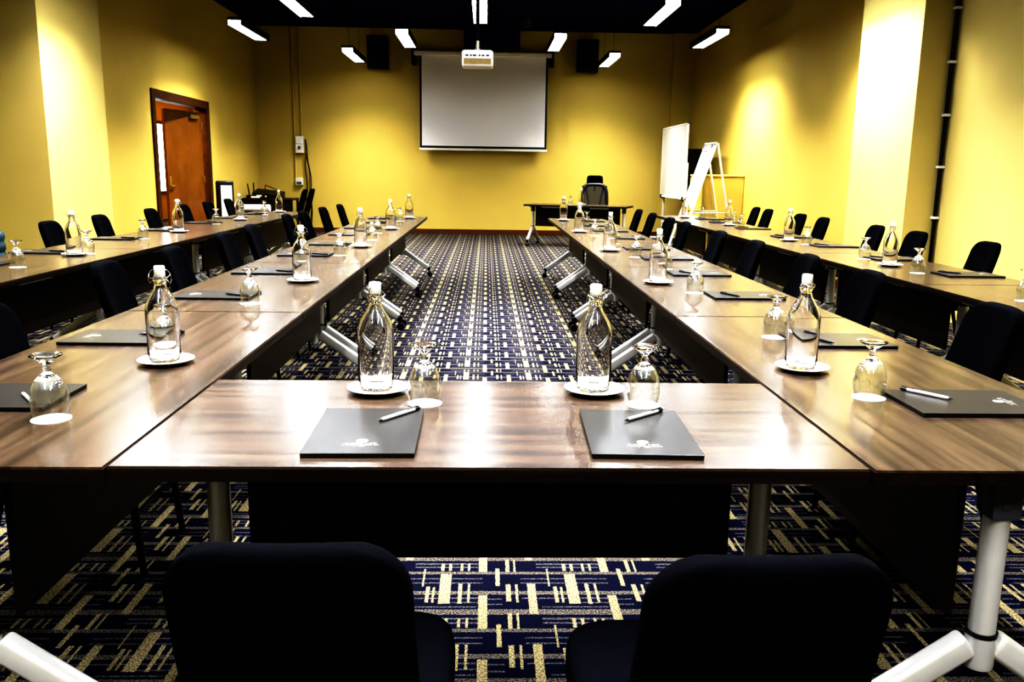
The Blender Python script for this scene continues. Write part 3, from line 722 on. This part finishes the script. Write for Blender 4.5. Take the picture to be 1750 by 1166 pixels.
for s in (-1, 1):
    bm = bmesh.new(); tube(bm, [(s * 0.17, -0.215, 1.03), (s * 0.13, -0.21, 0.86), (s * 0.10, -0.19, 0.68), (s * 0.11, -0.16, 0.50)], 0.020, 10); link('back_brace', bm, M['black'], t, smooth=True)
bm = bmesh.new(); loft(bm, [((0, -0.24, z), (w2, 0, 0), (0, 0.035, 0)) for z, w2 in ((1.075, 0.10), (1.085, 0.14), (1.12, 0.155), (1.18, 0.152), (1.235, 0.142), (1.25, 0.10))], 28, 4); link('headrest', bm, M['cloth'], t, smooth=True)
bm = bmesh.new(); tube(bm, [(0, -0.22, 1.12), (0, -0.21, 0.96)], 0.018, 8); link('headrest_post', bm, M['black'], t, smooth=True)
bm = bmesh.new(); loft(bm, [((0, 0.10, z), (0.25 * s, 0, 0), (0, 0.24 * s, 0)) for z, s in ((0.43, 0.9), (0.445, 1), (0.49, 1), (0.505, 0.93))], 32, 4); link('seat', bm, M['cloth'], t, smooth=True)
for s in (-1, 1):
    bm = bmesh.new(); tube(bm, [(s * 0.25, 0.05, 0.45), (s * 0.30, 0.05, 0.50), (s * 0.30, 0.05, 0.66)], 0.016, 8); box(bm, s * 0.30 - 0.04, s * 0.30 + 0.04, -0.08, 0.18, 0.66, 0.685, 0.01, 2); link('armrest', bm, M['black'], t, smooth=True)
bm = bmesh.new(); tube(bm, [(0, 0.08, 0.43), (0, 0.08, 0.10)], 0.028, 12); link('gas_column', bm, M['black'], t, smooth=True)
bm = bmesh.new()
for k in range(5):
    a_ = 2 * PI * k / 5 + 0.3; tube(bm, [(0, 0.08, 0.12), (0.28 * math.cos(a_), 0.08 + 0.28 * math.sin(a_), 0.075)], [0.03, 0.018], 8)
link('star_base', bm, M['black'], t, smooth=True)
for k in range(5):
    a_ = 2 * PI * k / 5 + 0.3; cx, cy = 0.28 * math.cos(a_), 0.08 + 0.28 * math.sin(a_)
    bm = bmesh.new(); tube(bm, [(cx - 0.025, cy, 0.03), (cx + 0.025, cy, 0.03)], 0.03, 14); tube(bm, [(cx, cy, 0.03), (cx, cy, 0.08)], 0.01, 8); link('caster', bm, M['black'], t, smooth=True)

t = empty('whiteboard', (3.50, 16.28, 0), 0.0); tag(t, 'white mobile whiteboard on legs near the right back corner', 'whiteboard')
bm = bmesh.new(); box(bm, -0.012, 0.012, -1.03, 1.03, 0.87, 2.16, 0.003, 1); link('board', bm, M['boardwhite'], t)
bm = bmesh.new()
for y0, y1, z0, z1 in ((-1.05, 1.05, 2.155, 2.18), (-1.05, 1.05, 0.85, 0.875), (-1.05, -1.025, 0.85, 2.18), (1.025, 1.05, 0.85, 2.18)): box(bm, -0.018, 0.018, y0, y1, z0, z1, 0.003, 1)
link('frame', bm, M['offwhite'], t)
for s in (-1, 1):
    bm = bmesh.new(); box(bm, 0.02, 0.06, s * 0.95 - 0.02, s * 0.95 + 0.02, 0.06, 1.5, 0.004, 1)
    lg = link('leg', bm, M['offwhite'], t)
    bm = bmesh.new(); box(bm, -0.28, 0.34, s * 0.95 - 0.02, s * 0.95 + 0.02, 0.03, 0.065, 0.004, 1); link('foot', bm, M['offwhite'], lg)
    bm = bmesh.new(); box(bm, -0.035, 0.062, s * 0.95 - 0.035, s * 0.95 + 0.035, 0.83, 0.90, 0.006, 1); link('clamp', bm, M['black'], lg)
    for xx in (-0.25, 0.31):
        bm = bmesh.new(); tube(bm, [(xx, s * 0.95 - 0.012, 0.018), (xx, s * 0.95 + 0.012, 0.018)], 0.018, 12); link('caster', bm, M['black'], lg, smooth=True)
bm = bmesh.new(); box(bm, 0.025, 0.055, -0.93, 0.93, 0.34, 0.37, 0.003, 1); link('crossbar', bm, M['offwhite'], t)
bm = bmesh.new(); box(bm, -0.075, -0.018, -0.6, 0.6, 0.86, 0.872, 0.002, 1); link('pen_tray', bm, M['offwhite'], t)

t = empty('black_panel', (3.96, 16.45, 0)); tag(t, 'black panel on feet half hidden behind the whiteboard and flip chart', 'display board')  # flat black panel standing behind the two white boards
bm = bmesh.new(); box(bm, -0.20, 0.19, -0.012, 0.012, 0.55, 1.77, 0.004, 1); link('panel', bm, M['black'], t)
for s in (-0.17, 0.16):
    bm = bmesh.new(); box(bm, s - 0.015, s + 0.015, 0.014, 0.04, 0.04, 1.6, 0.003, 1); box(bm, s - 0.015, s + 0.015, -0.2, 0.24, 0.0, 0.038, 0.003, 1); link('leg', bm, M['black'], t)
t = empty('flip_chart', (3.50, 13.55, 0), 0.0); tag(t, 'white A-frame flip chart with paper pad in front of the whiteboard', 'flip chart')
lean = 0.56 / 1.76
def sl(z, off=0.0): return (z - 1.76) * lean - off        # x of the slanted front at height z
def slab(y0, y1, z0, z1, off, th):
    b = bmesh.new()
    vs = [b.verts.new((sl(z, off) + dx, y, z)) for z in (z0, z1) for y in (y0, y1) for dx in (0, -th)]
    for f in ((0, 1, 3, 2), (4, 5, 7, 6), (0, 1, 5, 4), (2, 3, 7, 6), (0, 2, 6, 4), (1, 3, 7, 5)): b.faces.new([vs[i] for i in f])
    return b
link('board', slab(-0.35, 0.35, 0.78, 1.76, 0.0, 0.02), M['offwhite'], t)
link('paper_pad', slab(-0.335, 0.335, 0.80, 1.66, 0.021, 0.014), M['paper'], t)
link('clamp_bar', slab(-0.33, 0.33, 1.665, 1.72, 0.021, 0.02), M['offwhite'], t)
for s in (-1, 1):
    link('clip_knob', slab(s * 0.25 - 0.02, s * 0.25 + 0.02, 1.70, 1.765, 0.042, 0.02), M['slate'], t)
    link('front_leg', slab(s * 0.335 - 0.018, s * 0.335 + 0.018, 0.0, 0.80, 0.0, 0.03), M['offwhite'], t)
    bm = bmesh.new(); tube(bm, [(0.005, s * 0.32, 1.77), (0.36, s * 0.33, 0.0)], 0.019, 10); link('rear_leg', bm, M['offwhite'], t, smooth=True)
bm = bmesh.new(); tube(bm, [(-0.02, -0.34, 1.772), (-0.02, 0.34, 1.772)], 0.014, 10); link('hinge_bar', bm, M['offwhite'], t, smooth=True)
bm = bmesh.new(); tube(bm, [(sl(0.72) - 0.01, -0.335, 0.72), (0.215, -0.326, 0.72)], 0.011, 8); tube(bm, [(sl(0.72) - 0.01, 0.335, 0.72), (0.215, 0.326, 0.72)], 0.011, 8); link('brace', bm, M['offwhite'], t, smooth=True)

t = empty('low_cabinet', (3.85, 14.45, 0)); tag(t, 'waist-high yellow painted cabinet against the right wall behind the flip chart', 'cabinet')
bm = bmesh.new(); box(bm, -0.33, 0.325, -0.45, 0.45, 0.0, 1.27, 0.004, 1); link('carcass', bm, M['wall'], t)
bm = bmesh.new(); box(bm, -0.345, 0.325, -0.465, 0.465, 1.27, 1.30, 0.004, 1); link('cabinet_top', bm, M['wallbright'], t)
for y0, y1 in ((-0.44, -0.005), (0.005, 0.44)):
    bm = bmesh.new(); box(bm, -0.345, -0.331, y0, y1, 0.06, 1.25, 0.003, 1); link('door_panel', bm, M['wall'], t)

# black cable trunking with clips on the right pillar corner
t = empty('cable_trunk', (4.235, 8.035, 0)); tag(t, 'black vertical cable with white clips in the corner of the right pillar', 'cable')
bm = bmesh.new(); tube(bm, [(0, 0, 0.0), (0, 0, ZC)], 0.018, 10); link('cable', bm, M['black'], t, smooth=True)
for k in range(8):
    z = 0.45 + k * 0.47
    bm = bmesh.new(); box(bm, -0.026, 0.034, -0.024, 0.034, z, z + 0.025, 0.003, 1); link('clip', bm, M['paper'], t)

# ------------------------------------------------------------------ extra light: hall lamp, soft sky fill
hl_ = bpy.data.lights.new('hall_lamp', 'AREA'); hl_.energy = 260; hl_.size = 1.2; hl_.color = (1.0, 0.78, 0.45)
ho = bpy.data.objects.new('hall_lamp', hl_); COL.objects.link(ho); ho.location = (-6.2, 14.0, 2.85)
w = bpy.data.worlds.new('world'); bpy.context.scene.world = w; w.use_nodes = True
w.node_tree.nodes['Background'].inputs[0].default_value = (0.6, 0.7, 1.0, 1); w.node_tree.nodes['Background'].inputs[1].default_value = 0.004

# ------------------------------------------------------------------ camera
cd = bpy.data.cameras.new('camera'); cam = bpy.data.objects.new('camera', cd); COL.objects.link(cam)
cd.sensor_fit = 'HORIZONTAL'; cd.sensor_width = 36.0; cd.lens = 1462.24 / 1750 * 36.0; cd.clip_start = 0.05; cd.clip_end = 100
R3 = Vector((0.999464, -0.029134, 0.014909)); U3 = Vector((-0.008945, 0.195014, 0.98076)); F3 = Vector((0.031481, 0.980368, -0.194649))
mw = Matrix(((R3.x, U3.x, -F3.x, 0), (R3.y, U3.y, -F3.y, 0), (R3.z, U3.z, -F3.z, 1.305), (0, 0, 0, 1)))
cam.matrix_world = mw
sc = bpy.context.scene; sc.camera = cam
sc.view_settings.view_transform = 'Standard'
sc.view_settings.look = 'None'
sc.view_settings.exposure = 0.42
sc.view_settings.use_curve_mapping = True
cmx = sc.view_settings.curve_mapping; cvs = cmx.curves[3]
for px_, py_ in ((0.05, 0.007), (0.13, 0.048), (0.28, 0.225), (0.6, 0.76)): cvs.points.new(px_, py_)
cmx.update()
sc.cycles.sampling_pattern = 'TABULATED_SOBOL'; sc.cycles.sample_clamp_indirect = 10.0; sc.cycles.blur_glossy = 0.5; sc.cycles.caustics_reflective = False; sc.cycles.max_bounces = 14; sc.cycles.transmission_bounces = 14; sc.cycles.transparent_max_bounces = 32; sc.cycles.glossy_bounces = 5; sc.cycles.diffuse_bounces = 2
